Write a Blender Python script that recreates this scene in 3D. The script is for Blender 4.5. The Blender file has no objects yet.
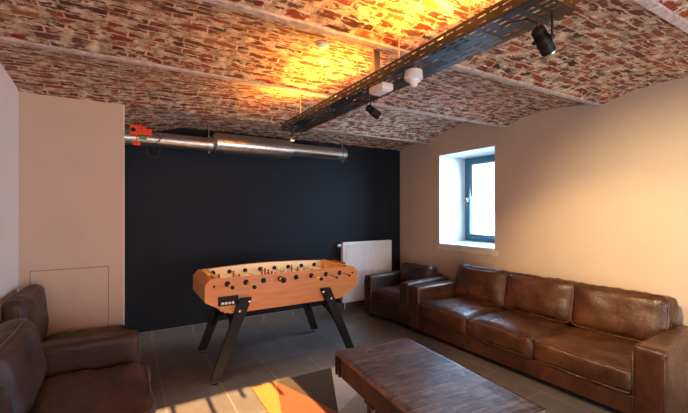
import bpy, bmesh, math, random
from mathutils import Vector, Matrix, Euler, noise
random.seed(4)
R = math.radians
sc = bpy.context.scene
C = sc.collection
# ---------------------------------------------------------------- camera
cam_d = bpy.data.cameras.new('camera')
cam = bpy.data.objects.new('camera', cam_d); C.objects.link(cam)
cam.location = (0, 0, 1.5)
cam.rotation_euler = (R(90), 0, -math.atan(219/362))
cam_d.sensor_width = 36; cam_d.lens = 36*362/688; cam_d.shift_y = 5.5/688
cam_d.clip_start = .02
sc.camera = cam
# ---------------------------------------------------------------- world, sun, exposure
sc.view_settings.view_transform = 'Standard'; sc.view_settings.look = 'None'
sc.view_settings.gamma = 1; sc.view_settings.use_curve_mapping = False
sc.view_settings.exposure = 0.08
w = bpy.data.worlds.new('daylight'); sc.world = w; w.use_nodes = True
w.node_tree.nodes['Background'].inputs[0].default_value = (.80, .93, 1.0, 1)
w.node_tree.nodes['Background'].inputs[1].default_value = 1.7

def lamp(kind, name, loc, target, power, col, **kw):
    d = bpy.data.lights.new(name, kind); d.energy = power; d.color = col
    o = bpy.data.objects.new(name, d); C.objects.link(o); o.location = loc
    o.rotation_euler = (Vector(target)-Vector(loc)).to_track_quat('-Z', 'Y').to_euler()
    for k, v in kw.items(): setattr(d, k, v)
    return o
SUN_T = math.tan(R(26))
lamp('SUN', 'low_sun', (0, -6, 4), (0, -6+1, 4-SUN_T), 42.0, (1, .60, .27), angle=R(.35))
# fill lamps added before the solid rear wall, standing in for daylight
lamp('AREA', 'rear_fill_right', (2.55, -1.52, 1.15), (2.3, 2.2, 2.4), 98, (.82, .87, .98), shape='RECTANGLE', size=2.2, size_y=1.7)
lamp('AREA', 'rear_fill_left', (-.1, -1.5, 1.1), (.5, 2.5, 2.4), 38, (1.0, .84, .74), shape='RECTANGLE', size=1.1, size_y=1.5)
lamp('AREA', 'side_window_daylight', (4.60, 3.44, 1.7), (0, 4.0, .6), 46, (.40, .68, 1.0), spread=R(110), shape='RECTANGLE', size=.8, size_y=1.2)

# ---------------------------------------------------------------- helpers
def link(name, me, m=None, parent=None, smooth=False):
    o = bpy.data.objects.new(name, me); C.objects.link(o)
    if m:
        for mm in (m if isinstance(m, (list, tuple)) else [m]): me.materials.append(mm)
    if parent: o.parent = parent
    if smooth:
        for p in me.polygons: p.use_smooth = True
    return o
def obj(name, bm, m=None, parent=None, smooth=False, sharp=None):
    me = bpy.data.meshes.new(name); bmesh.ops.recalc_face_normals(bm, faces=bm.faces); bm.to_mesh(me); bm.free()
    o = link(name, me, m, parent, smooth)
    if smooth and sharp: me.set_sharp_from_angle(angle=R(sharp))
    return o
def empty(name, loc=(0, 0, 0), rz=0):
    o = bpy.data.objects.new(name, None); C.objects.link(o); o.location = loc; o.rotation_euler = (0, 0, rz)
    o.empty_display_size = .1
    return o
def tag(o, label=None, cat=None, group=None, kind=None):
    if label: o['label'] = label
    if cat: o['category'] = cat
    if group: o['group'] = group
    if kind: o['kind'] = kind
    return o
def box(bm, a, b, bev=0, seg=2, mat=None):
    t = bmesh.new()
    bmesh.ops.create_cube(t, size=1)
    for v in t.verts: v.co = Vector([(a[i]+b[i])/2 + v.co[i]*abs(b[i]-a[i]) for i in range(3)])
    if bev: bmesh.ops.bevel(t, geom=t.edges[:], offset=bev, segments=seg, affect='EDGES', profile=.5)
    if mat is not None:
        for v in t.verts: v.co = mat @ v.co
    me = bpy.data.meshes.new('t'); t.to_mesh(me); t.free(); bm.from_mesh(me); bpy.data.meshes.remove(me)
def tube(bm, pts, r, n=12, cap=True):
    pts = [Vector(p) for p in pts]; rings = []
    up = Vector((0, 0, 1))
    for i, p in enumerate(pts):
        d = (pts[min(i+1, len(pts)-1)]-pts[max(i-1, 0)]).normalized()
        a = up if abs(d.dot(up)) < .95 else Vector((1, 0, 0))
        u = d.cross(a).normalized(); v = d.cross(u)
        rr = r[i] if isinstance(r, (list, tuple)) else r
        rings.append([bm.verts.new(p+u*math.cos(k*2*math.pi/n)*rr+v*math.sin(k*2*math.pi/n)*rr) for k in range(n)])
    for a, b in zip(rings, rings[1:]):
        for k in range(n): bm.faces.new((a[k], a[(k+1) % n], b[(k+1) % n], b[k]))
    if cap:
        bm.faces.new(rings[0][::-1]); bm.faces.new(rings[-1])
def lathe(bm, p0, axis, prof, n=24):
    """prof: list of (distance along axis, radius)"""
    p0 = Vector(p0); ax = Vector(axis).normalized()
    tube(bm, [p0+ax*max(t, 0)+ax*1e-5*i for i, (t, r) in enumerate(prof)], [max(r, 1e-4) for t, r in prof], n)
def lathe2(bm, p0, axis, prof, n=24):
    p0 = Vector(p0); d = Vector(axis).normalized()
    a = Vector((0, 0, 1)) if abs(d.z) < .95 else Vector((1, 0, 0))
    u = d.cross(a).normalized(); v = d.cross(u); rings = []
    for t, r in prof:
        rings.append([bm.verts.new(p0+d*t+u*math.cos(k*2*math.pi/n)*r+v*math.sin(k*2*math.pi/n)*r) for k in range(n)])
    for a_, b in zip(rings, rings[1:]):
        for k in range(n): bm.faces.new((a_[k], a_[(k+1) % n], b[(k+1) % n], b[k]))
    bm.faces.new(rings[0][::-1]); bm.faces.new(rings[-1])
def islands(name, bm, m, parent, smooth=False, sharp=None):
    """one part per connected piece of bm"""
    left = set(bm.verts); out = []
    while left:
        seed_ = min(left, key=lambda v: v.index) if False else next(iter(left)); stack = [seed_]; comp = {seed_}
        while stack:
            v = stack.pop()
            for e_ in v.link_edges:
                o_ = e_.other_vert(v)
                if o_ not in comp: comp.add(o_); stack.append(o_)
        left -= comp
        nb = bmesh.new(); mp_ = {v: nb.verts.new(v.co) for v in comp}
        for f in {f for v in comp for f in v.link_faces}: nb.faces.new([mp_[v] for v in f.verts])
        out.append(obj(name, nb, m, parent, smooth, sharp))
    bm.free(); return out
def prism(bm, poly, f0, f1):
    """poly: 2D points; f0/f1 map a 2D point to 3D for the two ends"""
    a = [bm.verts.new(f0(p)) for p in poly]; b = [bm.verts.new(f1(p)) for p in poly]
    n = len(poly)
    bm.faces.new(a[::-1]); bm.faces.new(b)
    for k in range(n): bm.faces.new((a[k], a[(k+1) % n], b[(k+1) % n], b[k]))

# ---------------------------------------------------------------- materials
def new_mat(name):
    m = bpy.data.materials.new(name); m.use_nodes = True
    nt = m.node_tree; return m, nt, nt.nodes['Principled BSDF']
def node(nt, t, **kw):
    n = nt.nodes.new(t)
    for k, v in kw.items():
        if k in n.inputs: n.inputs[k].default_value = v
        else: setattr(n, k, v)
    return n
def ramp(nt, stops, interp='LINEAR'):
    n = nt.nodes.new('ShaderNodeValToRGB'); e = n.color_ramp.elements; n.color_ramp.interpolation = interp
    while len(e) < len(stops): e.new(.5)
    for i, (p, c) in enumerate(stops):
        e[i].position = p; e[i].color = (*c, 1) if len(c) == 3 else c
    return n
def mix(nt, fac, a, b, mode='MIX'):
    n = nt.nodes.new('ShaderNodeMix'); n.data_type = 'RGBA'; n.blend_type = mode
    for inp, v in ((0, fac), (6, a), (7, b)):
        if isinstance(v, bpy.types.NodeSocket): nt.links.new(v, n.inputs[inp])
        elif inp == 0: n.inputs[0].default_value = v
        else: n.inputs[inp].default_value = (*v, 1)
    return n.outputs[2]
def objco(nt, scale=(1, 1, 1), kind='Object'):
    tc = nt.nodes.new('ShaderNodeTexCoord'); mp = nt.nodes.new('ShaderNodeMapping'); mp.inputs['Scale'].default_value = scale
    nt.links.new(tc.outputs[kind], mp.inputs[0]); return mp.outputs[0]
def noise_n(nt, vec, scale, detail=4, rough=.55, dist=0):
    n = node(nt, 'ShaderNodeTexNoise', Scale=scale, Detail=detail, Roughness=rough, Distortion=dist)
    nt.links.new(vec, n.inputs['Vector']); return n.outputs[0]
def bump(nt, b, h, strength=.3, dist=.01, prev=None):
    n = node(nt, 'ShaderNodeBump', Strength=strength, Distance=dist)
    nt.links.new(h, n.inputs['Height'])
    if prev: nt.links.new(prev, n.inputs['Normal'])
    nt.links.new(n.outputs[0], b.inputs['Normal']); return n.outputs[0]
def simple(name, col, rough=.5, metal=0, var=.12, scale=12, bmp=0, coat=0):
    m, nt, b = new_mat(name)
    n = noise_n(nt, objco(nt), scale)
    r = ramp(nt, [(.3, tuple(c*(1-var) for c in col)), (.7, tuple(min(1, c*(1+var)) for c in col))])
    nt.links.new(n, r.inputs[0]); nt.links.new(r.outputs[0], b.inputs['Base Color'])
    b.inputs['Roughness'].default_value = rough; b.inputs['Metallic'].default_value = metal
    b.inputs['Coat Weight'].default_value = coat
    if max(col) < .03: b.inputs['Specular IOR Level'].default_value = .22
    if bmp: bump(nt, b, noise_n(nt, objco(nt), scale*8), bmp, .002)
    return m
M = {}
M['plaster'] = simple('beige_plaster', (.63, .475, .355), .75, var=.03, scale=2, bmp=.12)
M['plaster_left'] = simple('pale_plaster', (.68, .565, .50), .75, var=.03, scale=2, bmp=.12)
M['reveal'] = simple('white_reveal_plaster', (.82, .86, .87), .6, var=.03, scale=3, bmp=.08)
M['patch'] = simple('bare_filler_plaster', (.78, .64, .52), .9, var=.1, scale=30)
M['navy'] = simple('navy_black_paint', (.0075, .0105, .0155), .62, var=.25, scale=1.2, bmp=.1)
M['steel'] = simple('spiral_duct_steel', (.60, .585, .56), .3, 1, .1, 3)
M['steel_dark'] = simple('galvanised_tray_steel', (.065, .072, .08), .42, .9, .2, 8)
M['joist'] = simple('flaking_painted_joist', (.52, .42, .38), .75, 0, .32, 26, .6)
M['black'] = simple('black_lacquer', (.008, .0075, .0075), .55, 0, .1, 8)
M['black_matt'] = simple('black_plastic', (.012, .012, .012), .5, 0, .1, 8)
M['chrome'] = simple('chrome', (.75, .75, .76), .15, 1, .03, 5)
M['white_metal'] = simple('white_enamel', (.86, .82, .79), .35, 0, .02, 5)
M['white_plastic'] = simple('white_plastic', (.75, .72, .72), .4, 0, .03, 5)
M['blue_frame'] = simple('petrol_blue_frame', (.035, .13, .18), .4, 0, .06, 6)
M['orange_plastic'] = simple('orange_actuator_plastic', (.85, .06, .012), .45, 0, .1, 30)
M['green_plastic'] = simple('green_label', (.10, .32, .05), .5, 0, .1, 20)
M['yellow_plastic'] = simple('yellow_plastic', (.90, .60, .10), .35, 0, .1, 20)
M['cream'] = simple('cream_board', (.90, .80, .62), .5, 0, .04, 6)
M['pitch'] = simple('pale_pitch', (.85, .66, .30), .5, 0, .05, 8)
M['player_red'] = simple('red_player_enamel', (.35, .04, .015), .35, 0, .1, 20)
M['player_white'] = simple('cream_player_enamel', (.90, .78, .45), .35, 0, .1, 20)
M['iron'] = simple('black_cast_iron', (.020, .018, .017), .55, .6, .3, 30, .4)
M['grout'] = simple('grey_grout', (.30, .27, .25), .8, 0, .1, 20)

def beech():
    m, nt, b = new_mat('orange_beech_wood')
    n = noise_n(nt, objco(nt, (1.2, 8, 14)), 3, 5, .6, .6)
    r = ramp(nt, [(.25, (.56, .205, .055)), (.55, (.68, .265, .078)), (.8, (.76, .33, .11))])
    nt.links.new(n, r.inputs[0]); nt.links.new(r.outputs[0], b.inputs['Base Color'])
    b.inputs['Roughness'].default_value = .38; return m
M['beech'] = beech()
def leather(name, dark, mid, worn, rough=.36, amount=.5):
    m, nt, b = new_mat(name)
    v = objco(nt, kind='Object')
    n1 = noise_n(nt, v, 3.2, 7, .62, .5)
    r = ramp(nt, [(.30, dark), (.50, mid), (.74, worn)])
    nt.links.new(n1, r.inputs[0])
    n2 = noise_n(nt, v, 38, 5, .7)
    c = mix(nt, .28, r.outputs[0], ramp_of(nt, n2, [(.35, (.02, .01, .006)), (.65, worn)]))
    nt.links.new(c, b.inputs['Base Color'])
    rr = ramp(nt, [(.3, (rough-.08,)*3), (.7, (rough+.2,)*3)]); nt.links.new(noise_n(nt, v, 7, 6, .7), rr.inputs[0])
    nt.links.new(rr.outputs[0], b.inputs['Roughness'])
    b1 = bump(nt, b, noise_n(nt, v, 9, 5, .6, 1.2), .35, .012)
    vo = node(nt, 'ShaderNodeTexVoronoi', Scale=130.0); vo.feature = 'DISTANCE_TO_EDGE'; nt.links.new(v, vo.inputs['Vector'])
    b2 = bump(nt, b, vo.outputs['Distance'], .3, .003, b1); bump(nt, b, noise_n(nt, v, 34, 4, .7), .35, .006, b2)
    return m
def ramp_of(nt, sock, stops):
    r = ramp(nt, stops); nt.links.new(sock, r.inputs[0]); return r.outputs[0]
M['leather'] = leather('cognac_brown_leather', (.022, .0075, .004), (.056, .0175, .0072), (.150, .052, .019), .28)
M['leather_dark'] = leather('dark_cocoa_leather', (.014, .0055, .004), (.036, .0125, .0072), (.090, .032, .018), .44)
M['piping'] = simple('leather_piping', (.12, .05, .025), .5, 0, .2, 30)

def brick():
    m, nt, b = new_mat('old_vault_brickwork')
    uv = nt.nodes.new('ShaderNodeUVMap'); uv.uv_map = 'bricks'
    V = uv.outputs[0]
    # wobble the coursing
    nz = node(nt, 'ShaderNodeTexNoise', Scale=5.0, Detail=3.0); nt.links.new(V, nz.inputs['Vector'])
    nz2 = node(nt, 'ShaderNodeTexNoise', Scale=24.0, Detail=3.0); nt.links.new(V, nz2.inputs['Vector'])
    def add(v, n, amt):
        s = node(nt, 'ShaderNodeVectorMath', operation='SUBTRACT'); nt.links.new(n, s.inputs[0]); s.inputs[1].default_value = (.5, .5, .5)
        mu = node(nt, 'ShaderNodeVectorMath', operation='SCALE'); nt.links.new(s.outputs[0], mu.inputs[0]); mu.inputs['Scale'].default_value = amt
        ad = node(nt, 'ShaderNodeVectorMath', operation='ADD'); nt.links.new(v, ad.inputs[0]); nt.links.new(mu.outputs[0], ad.inputs[1]); return ad.outputs[0]
    W = add(add(V, nz.outputs['Color'], .045), nz2.outputs['Color'], .026)
    br = node(nt, 'ShaderNodeTexBrick'); br.offset = .5
    for k, v in {'Color1': (0, 0, 0, 1), 'Color2': (1, 1, 1, 1), 'Mortar': (.5, .5, .5, 1), 'Scale': 1.0, 'Mortar Size': .0075, 'Mortar Smooth': .35, 'Bias': 0.0, 'Brick Width': .215, 'Row Height': .062}.items(): br.inputs[k].default_value = v
    nt.links.new(W, br.inputs['Vector'])
    bc = ramp_of(nt, br.outputs['Color'], [(.0, (.060, .028, .024)), (.18, (.23, .030, .011)), (.38, (.44, .085, .020)), (.55, (.14, .040, .028)), (.72, (.34, .048, .014)), (.86, (.11, .080, .075)), (1, (.52, .16, .045))])
    bc = mix(nt, .55, bc, ramp_of(nt, noise_n(nt, V, 30, 5, .7), [(.3, (.08, .05, .04)), (.7, (.62, .33, .20))]), 'OVERLAY')
    lime = ramp_of(nt, noise_n(nt, V, 14, 6, .7), [(.30, (.10, .065, .045)), (.47, (.50, .35, .225)), (.66, (.88, .70, .53))])
    # lime mortar smeared over many bricks
    streak = nt.nodes.new('ShaderNodeMapping'); streak.inputs['Scale'].default_value = (6, 11, 1); nt.links.new(W, streak.inputs[0])
    sm = ramp_of(nt, noise_n(nt, streak.outputs[0], 1.3, 6, .68), [(.482, (0, 0, 0)), (.53, (1, 1, 1))])
    mx = node(nt, 'ShaderNodeMath', operation='MAXIMUM'); nt.links.new(sm, mx.inputs[0]); nt.links.new(br.outputs['Fac'], mx.inputs[1])
    col = mix(nt, mx.outputs[0], bc, lime)
    # sooty grey blotches
    col = mix(nt, ramp_of(nt, noise_n(nt, V, 9, 7, .75), [(.56, (0, 0, 0)), (.66, (.75, .75, .75))]), col, (.10, .075, .068))
    nt.links.new(col, b.inputs['Base Color']); b.inputs['Roughness'].default_value = .85
    b1 = bump(nt, b, mx.outputs[0], .55, .010)
    bump(nt, b, noise_n(nt, V, 55, 5, .7), .6, .012, b1)
    return m
M['brick'] = brick()
def tiles():
    m, nt, b = new_mat('grey_brown_floor_tile')
    tc = nt.nodes.new('ShaderNodeTexCoord'); mp = nt.nodes.new('ShaderNodeMapping'); mp.inputs['Location'].default_value = (.18, -.385+.45, 0)
    nt.links.new(tc.outputs['Object'], mp.inputs[0])
    br = node(nt, 'ShaderNodeTexBrick'); br.offset = 0
    for k, v in {'Color1': (.3, .3, .3, 1), 'Color2': (.7, .7, .7, 1), 'Mortar': (.5, .5, .5, 1), 'Scale': 1.0, 'Mortar Size': .003, 'Mortar Smooth': .2, 'Brick Width': .45, 'Row Height': .45}.items(): br.inputs[k].default_value = v
    nt.links.new(mp.outputs[0], br.inputs['Vector'])
    t = ramp_of(nt, noise_n(nt, mp.outputs[0], 4, 6, .65), [(.3, (.105, .092, .088)), (.7, (.155, .138, .130))])
    t = mix(nt, .25, t, br.outputs['Color'], 'OVERLAY')
    col = mix(nt, br.outputs['Fac'], t, (.32, .28, .25))
    nt.links.new(col, b.inputs['Base Color']); 
    nt.links.new(ramp_of(nt, noise_n(nt, mp.outputs[0], 9, 5, .7), [(.3, (.34, .34, .34)), (.7, (.48, .48, .48))]), b.inputs['Roughness'])
    bump(nt, b, br.outputs['Fac'], -.3, .002)
    return m
M['tile'] = tiles()
def rustic():
    m, nt, b = new_mat('worn_reclaimed_planks')
    v = objco(nt)
    # planks across the table (short way), grain along x
    sep = node(nt, 'ShaderNodeSeparateXYZ'); nt.links.new(v, sep.inputs[0])
    br = node(nt, 'ShaderNodeTexBrick'); br.offset = .37
    for k, vv in {'Color1': (.12, .12, .12, 1), 'Color2': (.85, .85, .85, 1), 'Mortar': (.1, .1, .1, 1), 'Scale': 1.0, 'Mortar Size': .0025, 'Brick Width': .45, 'Row Height': .155}.items(): br.inputs[k].default_value = vv
    nt.links.new(v, br.inputs['Vector'])
    mp = nt.nodes.new('ShaderNodeMapping'); mp.inputs['Scale'].default_value = (2.2, 16, 6); nt.links.new(v, mp.inputs[0])
    g = ramp_of(nt, noise_n(nt, mp.outputs[0], 2.4, 7, .7, .8), [(.34, (.030, .018, .015)), (.5, (.11, .070, .055)), (.66, (.27, .20, .17))])
    g = mix(nt, .5, g, br.outputs['Color'], 'OVERLAY')
    g = mix(nt, ramp_of(nt, noise_n(nt, v, 6, 5, .7), [(.56, (0, 0, 0)), (.68, (.7, .7, .7))]), g, (.27, .19, .165))
    g = mix(nt, br.outputs['Fac'], g, (.02, .012, .01))
    nt.links.new(g, b.inputs['Base Color'])
    nt.links.new(ramp_of(nt, noise_n(nt, v, 11, 5, .7), [(.3, (.33, .33, .33)), (.7, (.55, .55, .55))]), b.inputs['Roughness'])
    bump(nt, b, noise_n(nt, mp.outputs[0], 4, 6, .7), .5, .006)
    return m
M['rustic'] = rustic()
M['rustic_side'] = simple('rough_sawn_edge', (.045, .030, .022), .8, 0, .5, 9, .5)
def rugm(name, col):
    m, nt, b = new_mat(name)
    n = noise_n(nt, objco(nt), 160, 4, .7); n2 = noise_n(nt, objco(nt), 7, 5, .7)
    c = ramp_of(nt, n, [(.3, tuple(x*.7 for x in col)), (.7, tuple(min(1, x*1.2) for x in col))])
    c = mix(nt, .35, c, ramp_of(nt, n2, [(.3, (.35, .35, .35)), (.7, (.65, .65, .65))]), 'OVERLAY')
    nt.links.new(c, b.inputs['Base Color']); b.inputs['Roughness'].default_value = .95
    bump(nt, b, n, .7, .004); return m
RUG = [rugm('rug_orange', (.50, .16, .022)), rugm('rug_burnt_orange', (.24, .055, .012)), rugm('rug_dark_brown', (.045, .026, .015)), rugm('rug_cream', (.52, .45, .38)), rugm('rug_red', (.30, .045, .03)), rugm('rug_sand', (.42, .31, .20))]
def emis(name, col, s):
    m, nt, b = new_mat(name); b.inputs['Emission Color'].default_value = (*col, 1); b.inputs['Emission Strength'].default_value = s
    b.inputs['Base Color'].default_value = (*col, 1); return m
M['lens_warm'] = emis('warm_lamp_lens', (1, .62, .25), 4)
M['lens_hot'] = emis('uplight_lens', (1, .60, .18), 15)
gm, nt, b = new_mat('window_glass'); b.inputs['Transmission Weight'].default_value = 1; b.inputs['Roughness'].default_value = .0; b.inputs['IOR'].default_value = 1.05; b.inputs['Base Color'].default_value = (1, 1, 1, 1)
M['glass'] = gm

# ---------------------------------------------------------------- room shell
XL, XR, YB, YA, YR = -.785, 4.053, 4.836, 4.12, -1.6
TOP = 2.95
def st(name, m, *boxes, bev=0):
    bm = bmesh.new()
    for a, b_ in boxes: box(bm, a, b_, bev)
    return tag(obj(name, bm, m), kind='structure')
st('floor', M['tile'], ((XL-.3, YR-.3, -.1), (XR+.7, YB+.2, 0)))
st('wall_back', M['navy'], ((-.2, YB, 0), (XR+.0, YB+.2, TOP)))
st('wall_alcove', M['plaster'], ((XL, YA, 0), (-.008, YB, TOP)))
st('wall_left', M['plaster_left'], ((XL-.2, YR, 0), (XL, YB+.2, TOP)))
WY0, WY1, WZ0, WZ1 = 2.966, 3.927, 1.02, 2.352
st('wall_right', M['plaster'], ((XR, YR, 0), (XR+.70, WY0, TOP)), ((XR, WY1, 0), (XR+.70, YB+.2, TOP)), ((XR, WY0, 0), (XR+.70, WY1, WZ0)), ((XR, WY0, WZ1), (XR+.70, WY1, TOP)))
# rear wall behind the camera, with a made-up slot sized for the sun patch
WH = SUN_T*(3.125-YR); WS = SUN_T*(2.05-YR)
st('wall_rear', M['plaster'], ((XL, YR-.06, 0), (.16, YR, TOP)), ((.16, YR-.06, 0), (1.275, YR, WS)), ((.16, YR-.06, WH), (1.275, YR, TOP)), ((1.275, YR-.06, 0), (1.44, YR, TOP)),
   ((1.44, YR-.06, 0), (XR+.6, YR, TOP)))
# unseen bars added in the sun slot to throw bar shadows on the floor
bm = bmesh.new()
for x in (.312, .570): box(bm, (x-.017, YR-.04, WS), (x+.017, YR-.02, WH))
for x, l in ((.828, .085), (1.100, .14)): box(bm, (x-.018, YR-.04, WH-l), (x+.018, YR-.02, WH+.01))
box(bm, (.93, YR-.04, WH-.02), (1.02, YR-.02, WH+.01))
tag(obj('sun_slot_bars', bm, M['blue_frame']), kind='structure')
# lining slabs of the window reveal
bm = bmesh.new(); e = .006; D = XR+.62
box(bm, (XR+.001, WY1-e, WZ0), (D, WY1+.0005, WZ1)); box(bm, (XR+.001, WY0-.0005, WZ0), (D, WY0+e, WZ1)); box(bm, (XR+.001, WY0, WZ1-e), (D, WY1, WZ1+.0005))
rv = tag(obj('trim_1', bm, M['reveal']), kind='structure')
bm = bmesh.new(); prism(bm, [(XR-.012, WZ0-.012), (D, WZ0-.012), (D, WZ0+.03), (XR-.012, WZ0+.012)], lambda p: (p[0], WY0+e, p[1]), lambda p: (p[0], WY1-e, p[1]))
tag(obj('trim_2', bm, M['reveal']), kind='structure')
# bare ragged strip under the sill
bm = bmesh.new(); pts = []
ys = [WY0-.05+(WY1-WY0+.10)*i/26 for i in range(27)]
low = [(y, WZ0-.075-.03*noise.noise(Vector((y*9, 0, 3)))-.015*noise.noise(Vector((y*31, 0, 3)))) for y in ys]
poly = [(ys[0], WZ0-.015)]+low+[(ys[-1], WZ0-.015)]
prism(bm, poly, lambda p: (XR+.001, p[0], p[1]), lambda p: (XR-.003, p[0], p[1]))
tag(obj('trim_3', bm, M['patch']), kind='structure')
# window
wf = empty('window_1', (XR+.565, (WY0+WY1)/2, WZ0+.03)); tag(wf, kind='structure')
def frame(bm, x0, x1, y0, y1, z0, z1, t):
    box(bm, (x0, y0, z0), (x1, y0+t, z1), .004); box(bm, (x0, y1-t, z0), (x1, y1, z1), .004)
    box(bm, (x0, y0+t, z0), (x1, y1-t, z0+t), .004); box(bm, (x0, y0+t, z1-t), (x1, y1-t, z1), .004)
hw = (WY1-WY0)/2-e; hh = WZ1-WZ0-.04
bm = bmesh.new(); frame(bm, 0, .07, -hw, hw, 0, hh, .05); obj('window_frame', bm, M['blue_frame'], wf)
bm = bmesh.new(); frame(bm, -.02, .045, -hw+.035, hw-.035, .035, hh-.035, .07); sash = obj('sash', bm, M['blue_frame'], wf)
bm = bmesh.new(); box(bm, (.02, -hw+.1, .1), (.026, hw-.1, hh-.1)); obj('glass_pane', bm, M['glass'], sash)
bm = bmesh.new(); box(bm, (-.035, hw-.088, hh*.47), (-.02, hw-.062, hh*.47+.07), .004); tube(bm, [(-.03, hw-.075, hh*.47+.05), (-.065, hw-.075, hh*.47+.05), (-.07, hw-.078, hh*.47+.03), (-.07, hw-.08, hh*.47-.07)], .008, 8)
obj('window_handle', bm, M['chrome'], sash, True, 40)
# skirting tiles
bm = bmesh.new(); bg = bmesh.new()
x = -.008+.0
xs = [-.008]+[.285+.45*i for i in range(9) if .285+.45*i < XR]+[XR]
for a, b_ in zip(xs, xs[1:]): box(bm, (a+.002, YB-.012, 0), (b_-.002, YB, .093), .001)
sk = tag(obj('baseboard_back', bm, M['tile']), kind='structure')
bm = bmesh.new(); box(bm, (-.008, YB-.009, 0), (XR, YB+.001, .0945)); tag(obj('trim_4', bm, M['grout']), kind='structure')

# ---------------------------------------------------------------- ceiling: shallow brick vaults between joists
def by(i, x):   # y of joist i at x
    t = (x-XL)/(XR-XL)
    tab = [(4.12, 4.12), (2.99, 2.822), (1.93, 1.765), (.86, .72), (-.2, -.34), (-1.3, -1.4)]
    a, b_ = tab[i]; return a+(b_-a)*t
SPR = 2.56
def vault(bays):
    bm = bmesh.new(); uvl = bm.loops.layers.uv.new('bricks')
    NX, NT = 120, 28
    for bi, (f0, f1, zf0, zf1, rise) in enumerate(bays):
        grid = []
        for i in range(NX+1):
            x = XL-.02+(XR-XL+.04)*i/NX; row = []; s = 0; last = None
            for j in range(NT+1):
                t = j/NT; y = f0(x)+(f1(x)-f0(x))*t
                z = zf0(x)+(zf1(x)-zf0(x))*t+rise(x)*math.sin(math.pi*t)**.85
                nn = noise.noise(Vector((x*3, y*5, bi*7)))*.010+noise.noise(Vector((x*11, y*18, bi*7+3)))*.006
                nn *= min(1, 6*math.sin(math.pi*t)+.25)
                p = Vector((x, y, z+nn))
                if last is not None: s += math.hypot(y-last[0], z-last[1])
                last = (y, z); row.append((bm.verts.new(p), (x+bi*3.7, s+bi*1.3)))
            grid.append(row)
        for i in range(NX):
            for j in range(NT):
                q = [grid[i][j], grid[i+1][j], grid[i+1][j+1], grid[i][j+1]]
                f = bm.faces.new([v for v, _ in q]); f.smooth = True
                for lp, (_, c) in zip(f.loops, q): lp[uvl].uv = c
    me = bpy.data.meshes.new('ceiling'); bm.normal_update(); bm.to_mesh(me); bm.free()
    o = link('ceiling', me, M['brick'])
    return tag(o, kind='structure')
lx = lambda x: (x-XL)/(XR-XL)
K = lambda v: (lambda x: v)
vault([
    (lambda x: by(0, x), K(YB+.01), K(SPR), lambda x: 2.40+.125*max(0, min(1, (x-.15)/.45))+.03*lx(x), K(.05)),
    (lambda x: by(1, x), lambda x: by(0, x), K(SPR), lambda x: SPR-.022*(1-lx(x)), lambda x: .05+.125*lx(x)),
    (lambda x: by(2, x), lambda x: by(1, x), K(SPR), K(SPR), lambda x: .085),
    (lambda x: by(3, x), lambda x: by(2, x), K(SPR), K(SPR), lambda x: .085),
    (lambda x: by(4, x), lambda x: by(3, x), K(SPR), K(SPR), lambda x: .085),
    (lambda x: by(5, x), lambda x: by(4, x), K(SPR), K(SPR), lambda x: .085),
    (K(YR-.02), lambda x: by(5, x), K(SPR), K(SPR), K(.03))])
st('sky_block_slab', M['plaster'], ((XL-.2, YR-.3, TOP), (XR+.7, YB+.2, TOP+.1)))  # unseen slab added above the vaults to stop sky light leaking in
for i in range(6):
    w_ = .010 if i == 0 else .022
    bm = bmesh.new(); N = 60
    prev = None
    for k in range(N+1):
        x = XL+(XR-XL)*k/N; y = by(i, x); j1 = noise.noise(Vector((x*6, i, 0)))*.003; z = SPR-.008+.002*noise.noise(Vector((x*14, i, 5)))
        ring = [bm.verts.new((x, y-w_+j1, z)), bm.verts.new((x, y+w_+j1, z)), bm.verts.new((x, y+w_+j1, z+.05)), bm.verts.new((x, y-w_+j1, z+.05))]
        if prev:
            for q in range(4): bm.faces.new((prev[q], prev[(q+1) % 4], ring[(q+1) % 4], ring[q]))
        prev = ring
    tag(obj('trim_%d' % (5+i), bm, M['joist']), kind='structure')
# access panel in the alcove wall: thin shadow gap around a flush board
bm = bmesh.new(); g = .004
x0, x1, z0, z1 = -.706, -.138, .30, .98
box(bm, (x0, YA-.003, z0), (x1, YA-.0005, z1), 0)
pan = tag(obj('access_panel', bm, M['plaster']), 'flush beige access panel in the pale wall above the left leather seat', 'access panel')
bm = bmesh.new()
for a, b_ in (((x0-g, z0-g), (x0, z1+g)), ((x1, z0-g), (x1+g, z1+g)), ((x0, z1), (x1, z1+g)), ((x0, z0-g), (x1, z0))):
    box(bm, (a[0], YA-.0035, a[1]), (b_[0], YA+.001, b_[1]))
obj('panel_gap', bm, simple('dark_gap', (.10, .065, .045), .9), pan)
# metal corner bead on the alcove edge
st('trim_11', M['white_metal'], ((-.012, YA-.004, 0), (-.004, YA+.004, 2.55)))

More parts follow.
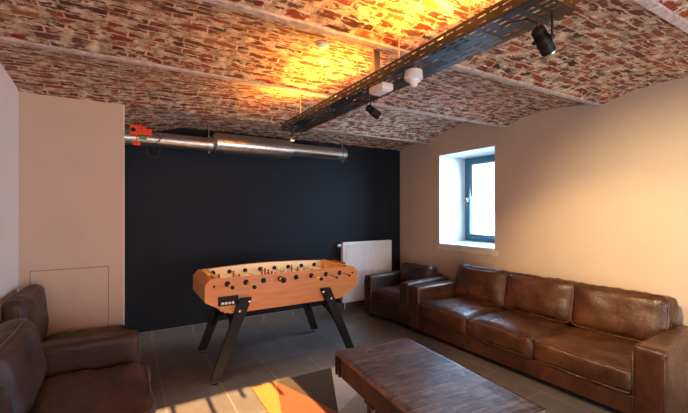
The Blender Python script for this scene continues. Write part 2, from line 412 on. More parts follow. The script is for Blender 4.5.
# ---------------------------------------------------------------- cushions
def cushion(name, a, b_, m, parent, puff=.03, rnd=.05, seed=0, tilt=0, pivot=None, wr=.008, axis=2, seam=True, rootname=None):
    """soft box from a to b; puffs on the faces normal to axis; tilt rotates about y through pivot"""
    a = Vector(a); b_ = Vector(b_); c = (a+b_)/2; h = (b_-a)/2
    bm = bmesh.new(); bmesh.ops.create_cube(bm, size=2)
    bmesh.ops.subdivide_edges(bm, edges=bm.edges[:], cuts=15, use_grid_fill=True)
    for v in bm.verts:
        u = v.co.copy(); p = Vector([u[i]*h[i] for i in range(3)])
        # round edges: clamp to inner box then push out
        inn = Vector([max(-h[i]+rnd, min(h[i]-rnd, p[i])) for i in range(3)]); d = p-inn
        if d.length > 1e-6:
            mx_ = max(abs(d.x), abs(d.y), abs(d.z)); p = inn+d.normalized()*mx_ if mx_ > 0 else p
        o1, o2 = [i for i in range(3) if i != axis]
        f = (1-u[o1]**4)*(1-u[o2]**4)
        p[axis] += puff*f*(1 if u[axis] > 0 else -1)*abs(u[axis])**1.5
        # side bulge a little
        for i in (o1, o2): p[i] += .012*u[i]*(1-u[axis]**2)
        q = c+p
        nn = noise.noise(q*7+Vector((seed*5, 0, 0)))*wr*1.4+noise.noise(Vector((q.x*22, q.y*9, q.z*14+seed)))*wr*.6
        edge = max(abs(u[o1]), abs(u[o2]))
        nn += wr*.9*max(0, edge-.55)*math.sin((q[o1]+q[o2]*1.7)*60+3*noise.noise(q*6))
        nv = Vector([u[i]**3 for i in range(3)]).normalized()
        v.co = q+nv*nn
    if tilt:
        mt = Matrix.Translation(pivot) @ Matrix.Rotation(tilt, 4, 'Y') @ Matrix.Translation(-Vector(pivot))
        bmesh.ops.transform(bm, matrix=mt, verts=bm.verts[:])
    o = obj(name, bm, m, parent, True)
    if seam:
        # welted seam running round both faces
        bs = bmesh.new()
        for sgn in (1, -1):
            loop = []
            rr = rnd*1.1
            o1, o2 = [i for i in range(3) if i != axis]
            hx, hy = h[o1], h[o2]
            for (sx, sy, a0) in ((1, 1, 0), (-1, 1, 90), (-1, -1, 180), (1, -1, 270)):
                for k in range(5):
                    an = R(a0+k*22.5); loop.append((sx*(hx-rr)+rr*math.cos(an), sy*(hy-rr)+rr*math.sin(an)))
            loop.append(loop[0]); pts = []
            for (s1, s2), (e1, e2) in zip(loop, loop[1:]):
                for k in range(4):
                    t = k/4; p = Vector((0, 0, 0)); p[o1] = s1+(e1-s1)*t; p[o2] = s2+(e2-s2)*t; p[axis] = sgn*(h[axis]-rnd*.35); q = c+p
                    q += Vector((0, 0, 1))*noise.noise(q*7)*wr*.6
                    pts.append(q)
            pts.append(pts[0])
            tube(bs, pts, .0045, 6, False)
        if tilt: bmesh.ops.transform(bs, matrix=mt, verts=bs.verts[:])
        obj('piping', bs, M['piping'], o, True)
    return o
def padded(bm, a, b_, rnd=.03, wr=.004, seed=0, crown=.0):
    a = Vector(a); b_ = Vector(b_); c = (a+b_)/2; h = (b_-a)/2
    t = bmesh.new(); bmesh.ops.create_cube(t, size=2); bmesh.ops.subdivide_edges(t, edges=t.edges[:], cuts=13, use_grid_fill=True)
    for v in t.verts:
        # concentrate rings toward the edges so the rounding is smooth
        u = Vector([math.copysign(abs(x_)**.55, x_) for x_ in v.co]); p = Vector([u[i]*h[i] for i in range(3)])
        inn = Vector([max(-h[i]+rnd, min(h[i]-rnd, p[i])) for i in range(3)]); d = p-inn
        mx_ = max(abs(d.x), abs(d.y), abs(d.z))
        if d.length > 1e-6: p = inn+d.normalized()*mx_
        if u.z > .5: p.z += crown*(1-u.x**2)*(1-u.y**2)
        q = c+p; nv = Vector([k**5 for k in u]); nv = nv.normalized() if nv.length else nv
        v.co = q+nv*(noise.noise(q*6+Vector((seed, 0, 0)))*wr)
    me = bpy.data.meshes.new('t'); t.to_mesh(me); t.free(); bm.from_mesh(me); bpy.data.meshes.remove(me)

def sofa(name, loc, rz, W, D, n, m, arms=(1, 1), arm_w=.17, arm_h=.57, seat_z=(.20, .40), back_h=.80, bf_h=.66, seed=0, foot_h=.05, lean=12, cush_t=.20, back_t=.13, bw=.04, over=0, puff=.03, wr=.010):
    """local frame: front faces -x, y runs along the width, origin at the middle of the footprint"""
    t = empty(name, loc, rz)
    x0, x1 = -D/2, D/2; y0, y1 = -W/2, W/2
    bm = bmesh.new(); padded(bm, (x0+.012, y0+.01, foot_h), (x1-.01, y1-.01, seat_z[0]+.035), .02, .003, seed); obj('base', bm, m, t, True)
    for k, (on, ya, yb) in enumerate(((arms[0], y0, y0+arm_w), (arms[1], y1-arm_w, y1))):
        if on:
            bm = bmesh.new(); padded(bm, (x0, ya, foot_h), (x1-.02, yb, arm_h), .028, .004, seed+k, .008); ar = obj('arm', bm, m, t, True)
            bs = bmesh.new()
            for yy in (ya+.004, yb-.004):
                tube(bs, [(x0-.001+.026, yy, arm_h-.028), (x0+.2, yy, arm_h-.026), (x1-.3, yy, arm_h-.026)], .003, 6)
                tube(bs, [(x0+.004, yy, foot_h+.05), (x0+.002, yy, arm_h*.6), (x0+.003, yy, arm_h-.05)], .003, 6)
            obj('piping', bs, M['piping'], ar, True)
    ya = y0+(arm_w if arms[0] else .01); yb = y1-(arm_w if arms[1] else .01)
    bm = bmesh.new(); padded(bm, (x1-back_t, ya-.01, foot_h), (x1, yb+.01, bf_h), .035, .004, seed+5); obj('backrest', bm, m, t, True)
    cw = (yb-ya)/n
    for i in range(n):
        cushion('seat_cushion', (x0+.01-over, ya+i*cw+.004, seat_z[0]+.03), (x1-back_t-.10, ya+(i+1)*cw-.004, seat_z[1]), m, t, puff, .045, seed+i, wr=wr)
        cushion('back_cushion', (x1-back_t-cush_t, ya+i*cw+.004+bw*.0, seat_z[1]-.01), (x1-back_t+.02, ya+(i+1)*cw-.004, back_h), m, t, .035, .05, seed+10+i, tilt=R(lean), pivot=(x1-back_t, 0, seat_z[1]), wr=.010, axis=0)
    for fx in (x0+.09, x1-.09):
        for fy in (y0+.09, y1-.09):
            bm = bmesh.new(); box(bm, (fx-.035, fy-.035, 0), (fx+.035, fy+.035, foot_h+.01), .003); obj('foot', bm, M['black'], t)
    return t
# right long sofa
s = sofa('leather_sofa', (3.05+.46, (3.488+.945)/2, 0), 0, 3.488-.945, .92, 3, M['leather'], seed=1, arm_w=.185, arm_h=.572, back_h=.785, seat_z=(.17, .395), bf_h=.60, over=.015, puff=.036)
tag(s, 'long three-seat cognac brown leather sofa along the right wall under the window', 'sofa')
# armchair beyond it
s = sofa('leather_armchair', (3.455, 3.975, 0), R(6), .85, .88, 1, M['leather_dark'], seed=3, arm_w=.15, arm_h=.588, back_h=.70, bf_h=.62, seat_z=(.22, .40))
tag(s, 'dark brown leather armchair in the far corner beside the white radiator', 'armchair')
# left loveseat
s = sofa('leather_loveseat', (-.34, 2.24, 0), R(180), 1.88, .86, 2, M['leather_dark'], seed=6, arm_w=.17, arm_h=.615, wr=.016, back_h=.80, seat_z=(.22, .42), lean=13, cush_t=.21, back_t=.14, over=.05, puff=.045)
tag(s, 'dark brown leather loveseat in the left foreground facing the coffee table', 'sofa')
# armless seat behind
s = sofa('leather_lounge_chair', (-.375, 3.66, 0), R(180), .82, .80, 1, M['leather_dark'], arms=(0, 0), seed=9, back_h=.87, seat_z=(.22, .43), lean=3, cush_t=.11, back_t=.085, bf_h=.6)
tag(s, 'dark brown leather seat with a tall back cushion against the pale alcove wall', 'armchair')

# ---------------------------------------------------------------- coffee table
ct = empty('coffee_table', (1.675, 1.772, .0085), R(-5.0)*-1*-1)
TL, TW = 1.26, .69
bm = bmesh.new()
bmesh.ops.create_cube(bm, size=1); bmesh.ops.subdivide_edges(bm, edges=bm.edges[:], cuts=20, use_grid_fill=True)
for v in bm.verts:
    p = Vector((v.co.x*TW, v.co.y*TL, .405+v.co.z*.03)); e1 = abs(v.co.x) > .499 or abs(v.co.y) > .499
    if e1: p.x -= math.copysign(1, p.x)*abs(noise.noise(p*16))*.008; p.y -= math.copysign(1, p.y)*abs(noise.noise(p*13))*.006
    if v.co.z > .49: p.z += noise.noise(p*5)*.003-(.004 if e1 else 0)
    v.co = p
obj('tabletop', bm, M['rustic'], ct)
bm = bmesh.new(); box(bm, (-TW/2+.006, -TL/2+.006, .25), (TW/2-.006, TL/2-.006, .392), .006); obj('frame', bm, M['rustic_side'], ct)
for sx in (-1, 1):
    for sy in (-1, 1):
        bm = bmesh.new()
        cx, cy = sx*(TW/2-.006), sy*(TL/2-.006)
        # strap wrapping the corner with two raised ribs and bolts
        box(bm, (min(cx, cx+sx*.007), cy-sy*.09 if sy > 0 else cy, .262), (max(cx, cx+sx*.007), cy if sy > 0 else cy+.09, .378), .002)
        box(bm, (cx-.09 if sx > 0 else cx, min(cy, cy+sy*.007), .262), (cx if sx > 0 else cx+.09, max(cy, cy+sy*.007), .378), .002)
        for k in (.02, .075):
            box(bm, (cx+sx*.003-.008, cy-sy*k-.008, .248), (cx+sx*.008+.008, cy-sy*k+.008, .385), .003)
        for k in (.30, .345): lathe2(bm, (cx+sx*.006, cy-sy*.047, k), (sx, 0, 0), [(0, .008), (.008, .007), (.010, .003)], 8)
        obj('corner_bracket', bm, M['iron'], ct, True, 30)
for sx in (-1, 1):
    for yy in (.12, -.42):
        bm = bmesh.new(); X = sx*(TW/2-.04)
        box(bm, (X-.035, yy-.055, .235), (X+.035, yy+.055, .252), .003)
        for q in (-.034, .028): box(bm, (X+q, yy-.02, .07), (X+q+.006, yy+.02, .24), .002)
        box(bm, (X+sx*.030, yy-.05, .255), (X+sx*.038+.006, yy+.05, .33), .003)
        lg = obj('caster_fork', bm, M['iron'], ct)
        bm = bmesh.new(); lathe2(bm, (X-.022, yy, .085), (1, 0, 0), [(0, .03), (.0, .07), (.004, .085), (.040, .085), (.044, .07), (.044, .03)], 28); obj('wheel', bm, M['iron'], lg, True, 40)
tag(ct, 'low chunky reclaimed-plank coffee table with black iron corner brackets', 'coffee table')

# ---------------------------------------------------------------- rug
def rug():
    bm = bmesh.new(); T = .008
    P = dict(a=(.92, 3.045), b=(1.14, 3.035), c=(1.69, 3.03), d=(2.02, 3.025), e=(.90, .9), f=(1.0, 2.56), g=(1.36, 2.33), h=(2.02, 2.72), i=(2.02, .9), j=(1.05, .9), k=(1.24, 2.0), l=(2.02, 2.45))
    faces = [('a', 'b', 'f', 'j', 'e'), ('b', 'g', 'k', 'f'), ('b', 'c', 'g'), ('c', 'd', 'h', 'g'), ('f', 'k', 'j'), ('g', 'h', 'l', 'k'), ('k', 'l', 'i', 'j')]
    mats = [0, 1, 2, 3, 4, 5, 3]
    vt = {n: bm.verts.new((*p, T)) for n, p in P.items()}
    fs = []
    for f, mi in zip(faces, mats):
        q = bm.faces.new([vt[n] for n in f]); q.material_index = mi; fs.append(q)
    ext = bmesh.ops.extrude_face_region(bm, geom=fs)
    for v in [g_ for g_ in ext['geom'] if isinstance(g_, bmesh.types.BMVert)]: v.co.z = .0005
    return tag(obj('patchwork_rug', bm, RUG), 'orange, dark brown and cream triangle patchwork rug under the coffee table', 'rug')
rug()

# ---------------------------------------------------------------- football table
ft = empty('football_table', (1.4, 3.675, 0))
tag(ft, 'beech-sided football table on splayed black legs before the dark wall', 'football table')
FX, FY = .80, .325      # half length, half depth
prof = [(-.80, .845), (-.755, .90), (.755, .90), (.80, .845), (.80, .70), (.58, .575), (-.58, .575), (-.80, .70)]
bm = bmesh.new()
def arc_side(bm, y0, y1, lift):
    top = [(-.755+1.51*k/24, .90+lift*math.sin(math.pi*k/24)) for k in range(25)]
    pl = [(-.80, .845)]+top+[(.80, .845), (.80, .70), (.58, .575), (-.58, .575), (-.80, .70)]
    prism(bm, pl, lambda p: (p[0], y0, p[1]), lambda p: (p[0], y1, p[1]))
arc_side(bm, -FY, -FY+.028, 0); s1 = obj('side_panel', bm, M['beech'], ft)
bm = bmesh.new(); arc_side(bm, FY-.022, FY, .028); s2 = obj('side_panel', bm, M['beech'], ft)
bm = bmesh.new(); prism(bm, [(-.72+1.44*k/24, .895+.028*math.sin(math.pi*(.02+.96*k/24))) for k in range(25)]+[(.72, .76), (-.72, .76)], lambda p: (p[0], FY-.0225, p[1]), lambda p: (p[0], FY-.030, p[1])); obj('inner_lining', bm, M['cream'], ft)
bm = bmesh.new(); box(bm, (-.70, -FY+.026, .745), (.70, FY-.026, .76)); obj('pitch', bm, M['pitch'], ft)
for sx in (-1, 1):
    bm = bmesh.new(); pl = [(sx*.799, .845), (sx*.755, .899), (sx*.665, .899), (sx*.665, .60), (sx*.62, .60), (sx*.799, .70)]
    prism(bm, pl, lambda p: (p[0], -FY+.02, p[1]), lambda p: (p[0], FY-.02, p[1])); ep = obj('end_panel', bm, M['beech'], ft)
    bm = bmesh.new(); box(bm, (sx*.70-.02, -FY+.035, .895), (sx*.70+.02, FY-.035, .912), .005); obj('end_rail', bm, M['beech'], ep)
    bm = bmesh.new(); tube(bm, [(sx*.735, -.17, .915), (sx*.735, .17, .915)], .004, 6)
    for k in range(10): lathe2(bm, (sx*.735, -.16+.026*k, .915), (0, 1, 0), [(0, .008), (.004, .014), (.018, .014), (.022, .008)], 10)
    obj('score_counter', bm, M['yellow_plastic'] if sx < 0 else M['player_red'], ep, True, 40)
    bm = bmesh.new(); box(bm, (sx*.70-.028, -FY+.045, .896), (sx*.70+.028, -FY+.10, .908), .003); obj('cup_rest', bm, M['black_matt'], ep)
bm = bmesh.new(); box(bm, (-.63, -FY+.026, .58), (.63, FY-.026, .60)); obj('bottom_board', bm, M['beech'], ft)
# ball tray: recessed black pocket on the front
bm = bmesh.new()
box(bm, (-.690, -FY-.006, .655), (-.510, -FY-.001, .668), .002); box(bm, (-.690, -FY-.006, .727), (-.510, -FY-.001, .740), .002)
box(bm, (-.690, -FY-.006, .66), (-.675, -FY-.001, .735), .002); box(bm, (-.525, -FY-.006, .66), (-.510, -FY-.001, .735), .002)
box(bm, (-.685, -FY-.002, .66), (-.515, -FY+.001-.0005, .735)); box(bm, (-.675, -FY-.026, .658), (-.525, -FY-.001, .663), .001); tube(bm, [(-.675, -FY-.026, .668), (-.525, -FY-.026, .668)], .002, 6)
obj('ball_tray', bm, M['black_matt'], ft)
for k in range(4):
    bm = bmesh.new(); bmesh.ops.create_icosphere(bm, subdivisions=3, radius=.0135)
    o = obj('foosball', bm, M['white_plastic'], None, True); o.location = (1.4-.655+.0+.031*k, 3.675-FY-.0155+.0, .6768)
    tag(o, ['leftmost', 'second from left', 'third from left', 'rightmost'][k]+' of four white balls in the black tray of the football table', 'ball', 'balls in the football table tray')
for x_ in (-.73, .73):
    pass
bm = bmesh.new()
for x_ in (-.722, .735): lathe2(bm, (x_, -FY-.004, .835), (0, 1, 0), [(0, .010), (.005, .012)], 12)
islands('screw_cap', bm, M['black_matt'], ft, True, 40)
# legs
def leg(sx, sy):
    bm = bmesh.new()
    yo = sy*(FY+.006); th = .038*sy; foot_y = sy*(FY+.060)
    SH = -.033; tx, bx_ = sx*.415+SH, sx*(.70 if sy < 0 else .668)+SH
    wt, wb = .058, .042
    top = [(tx-sx*.01-wt, .705), (tx-sx*.01+wt, .705), (tx+sx*.02+wt, .57), (bx_+wb, .035), (bx_-wb, .035), (tx+sx*.02-wt, .57)] if False else [(tx-wt, .71), (tx+wt, .71), (bx_+wb, .032), (bx_-wb, .032)]
    def fy(p, o): return yo+(foot_y-yo)*(1-(p[1]/.71))+o
    prism(bm, top, lambda p: (p[0], fy(p, 0), p[1]), lambda p: (p[0], fy(p, th), p[1]))
    bmesh.ops.bevel(bm, geom=bm.edges[:], offset=.006, segments=2, affect='EDGES')
    lg = obj('leg', bm, M['black'], ft, True, 35)
    bm = bmesh.new()
    for (px, pz) in ((tx+sx*.0-.028*sx*-1, .675), (tx+sx*.052-.02*sx, .60)):
        px = tx+.03*(-sx) if pz > .65 else tx+sx*.06
        lathe2(bm, (px, fy((0, pz), th), pz), (0, sy, 0), [(0, .013), (.004, .013), (.008, .008), (.0085, .002)], 14)
    islands('bolt', bm, M['chrome'], lg, True, 40)
    bm = bmesh.new(); yy = fy((0, .03), th/2)
    lathe2(bm, (bx_, yy, 0), (0, 0, 1), [(0, .020), (.006, .022), (.010, .016), (.012, .007), (.04, .007)], 16); obj('levelling_foot', bm, M['chrome'], lg, True, 40)
for sx in (-1, 1):
    for sy in (-1, 1): leg(sx, sy)
    # arched brace between front and back legs
    bm = bmesh.new(); outer = []; inner = []
    for k in range(21):
        a = math.pi*k/20; y = -(FY+.022)*math.cos(a)
        outer.append((y, .375+.20*math.sin(a)**.8)); inner.append((y*(.90 if 0 < k < 20 else .93), .375-.09+.20*math.sin(a)**.8 if k not in (0, 20) else .30))
    pl = outer+inner[::-1]
    def bx2(p, o): return sx*(.684-.27*(p[1]/.71))-.033+o
    prism(bm, pl, lambda p: (bx2(p, -.013), p[0], p[1]), lambda p: (bx2(p, .013), p[0], p[1])); obj('brace', bm, M['black'], ft)
# rods
teams = [1, 2, 3, 5, 5, 3, 2, 1]; red = [1, 1, 0, 1, 0, 1, 0, 0]
offs = [-.02, .035, .10, .02, .115, .03, -.035, -.05]
zr = .848
for i in range(8):
    x = -.607+.1685*i
    front = red[i] == 1
    bm = bmesh.new()
    sl = [.15, .23, .01, .04, .0, .19, .20, .17][i]
    y0r, y1r = -FY-.035-sl, FY+.05
    tube(bm, [(x, y0r, zr), (x, y1r, zr)], .0075, 12); rod = obj('rod', bm, M['chrome'], ft, True, 40)
    bm = bmesh.new()
    lathe2(bm, (x, -FY-.010, zr), (0, 1, 0), [(0, .014), (.003, .024), (.0095, .026), (.0098, .010)], 20)
    lathe2(bm, (x, FY-.045, zr+.012), (0, 1, 0), [(0, .014), (.003, .022), (.014, .024), (.0145, .010)], 20)
    islands('bearing', bm, M['black_matt'], rod, True, 40)
    if i in (0, 1, 3, 5):
        bm = bmesh.new(); lathe2(bm, (x, y0r-.01, zr), (0, 1, 0), [(0, .010), (.004, .016), (.02, .017), (.03, .012)], 16); obj('handle_cap', bm, M['black_matt'], rod, True, 40)
        bm = bmesh.new(); lathe2(bm, (x, y0r+.015, zr), (0, 1, 0), [(0, .011), (.02, .0135), (.06, .012), (.085, .010)], 16); obj('handle', bm, M['yellow_plastic'], rod, True, 40)
    else:
        bm = bmesh.new(); lathe2(bm, (x, y0r-.004, zr), (0, 1, 0), [(0, .008), (.003, .0105), (.014, .0105), (.016, .008)], 12); obj('rod_cap', bm, M['black_matt'], rod, True, 40)
    if i == 3:
        bm = bmesh.new(); lathe2(bm, (x, y0r-.02, zr), (0, 1, 0), [(0, .02), (.005, .028), (.012, .028), (.014, .012)], 18); obj('knob', bm, M['black_matt'], rod, True, 40)
    n = teams[i]; gap = {1: 0, 2: .22, 3: .17, 5: .105}[n]
    for k in range(n):
        py = (k-(n-1)/2)*gap+(.02 if red[i] else -.015)
        bm = bmesh.new(); box(bm, (x-.009, py-.012, zr-.02), (x+.009, py+.012, zr+.022), .004); bmesh.ops.create_icosphere(bm, subdivisions=2, radius=.011, matrix=Matrix.Translation((x, py, zr+.033)))
        box(bm, (x-.006, py-.010, zr-.065), (x+.006, py+.010, zr-.018), .003); box(bm, (x-.010, py-.010, zr-.077), (x+.012, py+.010, zr-.062), .003)
        obj('player', bm, M['player_red'] if red[i] else M['player_white'], rod, True, 40)

# ---------------------------------------------------------------- radiator
rd = empty('radiator', (3.31, 4.76, .11)); tag(rd, 'white panel radiator hung on the dark back wall', 'radiator')
RW, RH = .935, .925
bm = bmesh.new(); box(bm, (-RW/2, -.035, 0), (RW/2, -.022, RH), .004)
N = 26
for k in range(N):
    x = -RW/2+.03+(RW-.06)*(k+.5)/N
    prism(bm, [(x-.011, -.034), (x-.006, -.044), (x+.006, -.044), (x+.011, -.034)], lambda p: (p[0], p[1], .035), lambda p: (p[0], p[1], RH-.035))
obj('front_panel', bm, M['white_metal'], rd)
bm = bmesh.new(); box(bm, (-RW/2, .012, 0), (RW/2, .030, RH), .004)
for k in range(40): box(bm, (-RW/2+.03+k*.0224, -.022, .05), (-RW/2+.032+k*.0224, .012, RH-.03))
obj('back_panel', bm, M['white_metal'], rd)
bm = bmesh.new()
for sx in (-1, 1): box(bm, (sx*RW/2-.003, -.036, .02), (sx*RW/2+.003, .030, RH-.005), .002)
islands('side_cover', bm, M['white_metal'], rd)
bm = bmesh.new(); box(bm, (-RW/2, -.034, RH-.004), (RW/2, .030, RH+.002), .001)
obj('top_grille', bm, M['white_metal'], rd)
bm = bmesh.new(); lathe2(bm, (-RW/2, 0, RH-.05), (-1, 0, 0), [(0, .012), (.02, .012), (.022, .022), (.055, .024), (.075, .020), (.078, .008)], 18); obj('valve', bm, M['white_plastic'], rd, True, 40)
bm = bmesh.new(); 
for x in (-.3, .3): box(bm, (x-.015, .03, .1), (x+.015, .0755, .85), .002)
islands('wall_bracket', bm, M['white_metal'], rd)
bm = bmesh.new(); tube(bm, [(-RW/2+.05, 0, .004), (-RW/2+.05, 0, -.11)], .009, 10); obj('pipe', bm, M['white_metal'], rd, True)

# ---------------------------------------------------------------- ventilation duct
vd = empty('ventilation_duct', (0, 4.55, 2.33)); tag(vd, 'galvanised spiral duct with a thick silencer below the brick vault', 'duct')
def spiral(x0, x1, r, zc, step=.10, seed=0):
    bm = bmesh.new(); prof = [(0, r)]; t = 0
    t = step*.5
    while t < x1-x0-.02:
        prof += [(t-.004, r), (t-.002, r+.0035), (t+.002, r+.0035), (t+.004, r)]; t += step
    prof.append((x1-x0, r)); lathe2(bm, (x0, 0, zc), (1, 0, 0), prof, 40); return bm
obj('duct_pipe', spiral(-.004, .90, .080, -.022, .115), M['steel'], vd, True, 30)
bm = bmesh.new(); lathe2(bm, (.90, 0, .005), (1, 0, 0), [(0, .085), (.03, .122), (.035, .128), (.05, .128), (.05, .124)], 40); obj('reducer', bm, M['steel'], vd, True, 30)
obj('silencer', spiral(.95, 1.88, .125, .005, .13), M['steel'], vd, True, 30)
bm = bmesh.new(); lathe2(bm, (1.88, 0, .005), (1, 0, 0), [(0, .124), (0, .128), (.012, .128), (.015, .12), (.04, .09)], 40); obj('reducer', bm, M['steel'], vd, True, 30)
obj('duct_pipe', spiral(1.90, 2.74, .085, .012, .60), M['steel'], vd, True, 30)
bm = bmesh.new(); lathe2(bm, (2.70, 0, .012), (1, 0, 0), [(0, .092), (.01, .096), (.05, .096), (.06, .09), (.08, .06)], 40); obj('end_cap', bm, M['steel'], vd, True, 30)
bm = bmesh.new(); 
mt = Matrix.Rotation(R(38), 4, 'X')
box(bm, (2.16, -.091, -.028), (2.62, -.079, .028), .004, mat=Matrix.Translation((0, 0, .012)) @ mt)
gr = obj('grille', bm, M['steel'], vd)
bm = bmesh.new()
for k in range(30): box(bm, (2.185+k*.0145, -.094, -.02), (2.191+k*.0145, -.0905, .02), mat=Matrix.Translation((0, 0, .012)) @ mt)
obj('grille_slot', bm, M['black_matt'], gr)
for x, r, zc in ((.86, .085, -.02), (2.725, .098, .012)):
    bm = bmesh.new(); lathe2(bm, (x-.012, 0, zc), (1, 0, 0), [(0, r-.004), (0, r+.004), (.024, r+.004), (.024, r-.004)], 40)
    for s_ in (-1, 1): lathe2(bm, (x, 0, zc+s_*(r+.0)), (0, 0, s_), [(0, .012), (.022, .012), (.026, .005)], 12)
    cl = obj('clamp_ring', bm, M['steel'], vd, True, 40)
    bm = bmesh.new(); tube(bm, [(x, 0, zc+r), (x, 0, .215)], .005, 8); obj('hanger_rod', bm, M['steel'], cl)
bm = bmesh.new(); box(bm, (.20, -.012, -.16), (.20+.35, .012, -.155)); bm.free()
da = empty('damper_actuator', (.13, 4.425, 2.365)); tag(da, 'bright orange damper actuator on the left end of the duct', 'actuator')
bm = bmesh.new(); box(bm, (-.085, -.035, -.050), (.06, .035, .052), .008); box(bm, (.05, -.03, -.045), (.12, .03, .025), .008); obj('housing', bm, M['orange_plastic'], da)
bm = bmesh.new(); lathe2(bm, (-.055, -.034, .0), (0, -1, 0), [(0, .022), (.01, .02), (.012, .01)], 16); lathe2(bm, (.02, -.034, .02), (0, -1, 0), [(0, .008), (.006, .007)], 10); obj('knob', bm, M['black_matt'], da, True, 40)
bm = bmesh.new(); box(bm, (.0, -.03, -.085), (.07, .02, -.056), .003); obj('green_tag', bm, M['green_plastic'], da)
bm = bmesh.new(); box(bm, (-.06, -.05, -.165), (.01, -.02, -.125), .005); box(bm, (-.03, -.03, -.13), (-.02, -.02, -.04)); obj('orange_clip', bm, M['orange_plastic'], da)
bm = bmesh.new(); pts = []
for k in range(60):
    a = k/59*4.2*math.pi; rr = .062+.006*math.sin(a*.7)
    pts.append((.27+rr*math.cos(a-math.pi/2), 4.44-.0012*k*.3, 2.165-.0+rr*1.25*math.sin(a+math.pi/2)*-1))
tube(bm, [(.255, 4.42, 2.345), (.31, 4.41, 2.39), (.36, 4.42, 2.36), (.34, 4.43, 2.30)]+pts[20:], .0035, 6)
tube(bm, [(.255, 4.42, 2.36), (.28, 4.40, 2.35), (.33, 4.41, 2.31), (.32, 4.43, 2.27)], .004, 6)
tag(obj('cable_coil', bm, M['steel_dark'], None, True), 'thin dark coil of cable hanging from the orange actuator', 'cable')

# ---------------------------------------------------------------- cable tray
tr = empty('cable_tray', (1.462, .775, 2.322)); tag(tr, 'long perforated metal cable tray hanging below the brick vaults', 'cable tray')
TLn, TWd, TH = 2.68, .225, .065
def grid_plate(name, us, vs, hole, f, parent):
    bm = bmesh.new(); vv = [[bm.verts.new(f(u, v)) for v in vs] for u in us]
    for i in range(len(us)-1):
        for j in range(len(vs)-1):
            if not hole(i, j): bm.faces.new((vv[i][j], vv[i+1][j], vv[i+1][j+1], vv[i][j+1]))
    for v in [v for v in bm.verts if not v.link_faces]: bm.verts.remove(v)
    o = obj(name, bm, M['steel_dark'], parent); md = o.modifiers.new('s', 'SOLIDIFY'); md.thickness = .0016; return o
us = [0.0]
per = .062; nper = int(TLn/per)
for k in range(nper): us += [k*per+.010, k*per+.052]
us.append(TLn)
vs = [-TWd/2]; nr = 6
for k in range(nr):
    c = -TWd/2+TWd*(k+.5)/nr; vs += [c-.0065, c+.0065]
vs.append(TWd/2)
grid_plate('tray_bottom', us, vs, lambda i, j: i % 2 == 1 and j % 2 == 1 and ((j//2+((i//2)//3)) % 4 != 0), lambda u, v: (v, u, 0), tr)
vz = [0, .012, .019, .041, .048, TH]
for s_ in (-1, 1):
    grid_plate('side_flange', us, vz, lambda i, j: (i % 2 == 1 and j == 3) or (i % 2 == 1 and j == 1 and (i//2) % 2 == 0), lambda u, v: (s_*TWd/2, u, v), tr)
for k in range(13):
    bm = bmesh.new(); box(bm, (-.075, .10+k*.2, -.0022), (.075, .108+k*.2, -.0002), .0005); obj('cross_rib', bm, M['steel_dark'], tr)
for yy, xx in ((.42, -.02), (.98, 0), (1.50, .03), (2.46, 0)):
    bm = bmesh.new(); tube(bm, [(xx, yy, .001), (xx, yy, .40)], .005, 8); obj('threaded_rod', bm, M['steel'], tr)
bm = bmesh.new(); box(bm, (-.03, 1.20, .03), (.02, 1.225, .33), .003); obj('hanger_strap', bm, M['steel'], tr)
def root_mesh(name, bm, m, label, cat, **k): return tag(obj(name, bm, m, None, True, 40), label, cat, **k)
# uplights lying in the tray
for k, (y, e, xa, tilt) in enumerate(((1.32, 100, -.28, 0), (2.42, 52, -.28, 0), (3.12, 75, -.28, 0))):
    u = empty('uplight', (1.44, y, 2.332))
    tag(u, ['warm uplight in the cable tray at its near end', 'warm uplight in the middle of the cable tray', 'warm uplight in the cable tray at its far end'][k], 'uplight', 'uplights in the cable tray')
    bm = bmesh.new(); box(bm, (-.045, -.10, 0), (.045, .10, .028), .006); obj('housing', bm, M['black_matt'], u)
    bm = bmesh.new(); box(bm, (-.035, -.09, .027), (.035, .09, .030), .001); obj('lens', bm, M['lens_hot'], u)
    l = lamp('SPOT', 'uplight_beam', (1.392, y, 2.376), (1.392+xa, y, 2.376+.8), e, (1, .40, .035), spot_size=R(176), spot_blend=.7, shadow_soft_size=.03); l.name = 'uplight_beam'

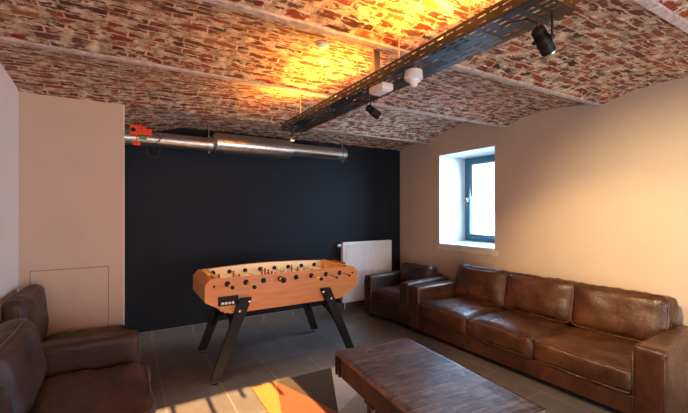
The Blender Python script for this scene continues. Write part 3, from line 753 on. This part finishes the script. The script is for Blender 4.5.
# track spotlight heads under the tray
def spot_head(loc, aim, L, r, label, z_top, glow):
    t = empty('spotlight', loc); tag(t, label, 'spotlight', 'black spotlights under the cable tray')
    d = (Vector(aim)-Vector(loc)).normalized()
    bm = bmesh.new(); prof = [(-L*.5, r*.45), (-L*.47, r*.75), (-L*.40, r*.92)]
    for k in range(4): prof += [(-L*.36+k*L*.06, r*.95), (-L*.345+k*L*.06, r*.80), (-L*.315+k*L*.06, r*.80), (-L*.30+k*L*.06, r*.95)]
    prof += [(-L*.08, r), (L*.10, r), (L*.11, r*1.08), (L*.16, r*1.08), (L*.17, r), (L*.46, r*1.02), (L*.5, r*1.02), (L*.5, r*.86), (L*.44, r*.82)]
    lathe2(bm, (0, 0, 0), d, prof, 28); obj('head', bm, M['black_matt'], t, True, 35)
    bm = bmesh.new(); lathe2(bm, d*L*.5, d, [(-.004, r*.84), (0.0, r*.84)], 28); obj('lens', bm, M['lens_warm'], t)
    bm = bmesh.new(); lathe2(bm, d*L*.5, d, [(-.003, r*.88), (.003, r*.88), (.003, r*1.05), (-.003, r*1.05)], 28); obj('rim', bm, M['steel'], t, True, 35)
    bm = bmesh.new(); side = d.cross(Vector((0, 0, 1))).normalized()
    q = side*(r+.008)
    if q.dot(Vector((1, 0, 0))) < 0: q = -q
    top = Vector((q.x, q.y, z_top-loc[2]))
    tube(bm, [q*.9, q+Vector((0, 0, .012)), top], .005, 10); lathe2(bm, q*.8, q, [(0, .010), (.012, .012), (.016, .006)], 14)
    obj('yoke', bm, M['steel_dark'], t, True, 40)
    bm = bmesh.new(); lathe2(bm, -q*.8, -q, [(0, .008), (.010, .009), (.014, .005)], 14); obj('knob', bm, M['steel_dark'], t, True, 40)
    bm = bmesh.new(); b0 = -d*L*.5
    tube(bm, [b0, b0+Vector((0, 0, .02)), b0+Vector((-.02, .03, .045)), b0+Vector((-.04, .10, .055)), Vector((-.05, .16, z_top-loc[2]-.002))], .003, 6); obj('cable', bm, M['black_matt'], t, True)
    return t
spot_head((1.487, .86, 2.215), (3.2, .95, .95), .122, .029, 'larger black spotlight hanging from the near end of the cable tray', 2.3195, 1)
lamp('SPOT', 'near_spot_beam', (1.563, .864, 2.158), (4.053, 1.12, 1.02), 275, (1, .80, .46), spot_size=R(74), spot_blend=1.0, shadow_soft_size=.025)
spot_head((1.491, 2.07, 2.205), (2.9, 1.9, 1.35), .115, .028, 'smaller black spotlight under the middle of the cable tray', 2.3195, 1)
lamp('SPOT', 'mid_spot_beam', (1.545, 2.06, 2.16), (3.6, 1.75, .5), 110, (1, .66, .34), spot_size=R(70), spot_blend=.6, shadow_soft_size=.025)
# emergency light box and motion sensor
eb = empty('emergency_light', (1.41, 1.87, 2.292)); tag(eb, 'white rectangular emergency light under the cable tray', 'emergency light')
bm = bmesh.new(); box(bm, (-.045, -.075, -.025), (.045, .075, .022), .012, 3); obj('housing', bm, M['white_plastic'], eb, True, 40)
bm = bmesh.new(); box(bm, (-.03, -.055, -.030), (.03, .055, -.024), .003); obj('diffuser', bm, M['white_metal'], eb)
bm = bmesh.new(); box(bm, (-.02, -.02, .02), (.02, .02, .027)); obj('mount', bm, M['steel_dark'], eb)
ms = empty('motion_sensor', (1.43, 1.585, 2.291)); tag(ms, 'white round motion sensor under the cable tray', 'sensor')
bm = bmesh.new(); lathe2(bm, (0, 0, .028), (0, 0, -1), [(0, .040), (.004, .050), (.050, .052), (.056, .046)], 32); obj('housing', bm, M['white_plastic'], ms, True, 40)
bm = bmesh.new(); lathe2(bm, (0, 0, -.027), (0, 0, -1), [(0, .036), (.012, .033), (.018, .022), (.032, .020), (.040, .010)], 24); obj('lens', bm, M['white_metal'], ms, True, 40)
bm = bmesh.new(); box(bm, (-.02, -.02, .026), (.02, .02, .029)); obj('mount', bm, M['steel_dark'], ms)
# smoke detector on the vault
sd = empty('smoke_detector', (1.125, 2.135, 2.622)); tag(sd, 'round white smoke detector fixed to the brick vault', 'smoke detector')
bm = bmesh.new(); lathe2(bm, (0, 0, .02), (0, 0, -1), [(0, .050), (.016, .052), (.022, .048), (.034, .043), (.048, .028), (.052, .010)], 32); obj('body', bm, M['white_plastic'], sd, True, 40)
bm = bmesh.new()
for k in range(14):
    a = k*2*math.pi/14; c_, s_ = math.cos(a), math.sin(a)
    box(bm, (-.005, -.0015, -.0015), (.005, .0015, .0015), mat=Matrix.Translation((.0425*c_, .0425*s_, -.0145)) @ Matrix.Rotation(a+math.pi/2, 4, 'Z'))
obj('vent_slot', bm, M['black_matt'], sd)
# small downlight at the far end of the tray, over the football table
hb = empty('downlight', (1.405, 3.30, 2.262)); tag(hb, 'small chrome downlight below the far end of the cable tray', 'downlight')
bm = bmesh.new(); tube(bm, [(0, 0, -.04), (0, 0, .055)], .012, 12); obj('stem', bm, M['steel_dark'], hb, True, 40)
bm = bmesh.new(); lathe2(bm, (0, 0, -.030), (0, 0, -1), [(0, .014), (.01, .024), (.032, .027), (.032, .022), (.028, .018)], 20); obj('shade', bm, M['chrome'], hb, True, 40)
bm = bmesh.new(); lathe2(bm, (0, 0, -.060), (0, 0, -1), [(0, .019), (.003, .017)], 20); obj('lens', bm, M['lens_warm'], hb)
lamp('SPOT', 'downlight_beam', (1.405, 3.30, 2.19), (1.41, 3.62, .85), 55, (1, .72, .36), spot_size=R(72), spot_blend=.5, shadow_soft_size=.02)
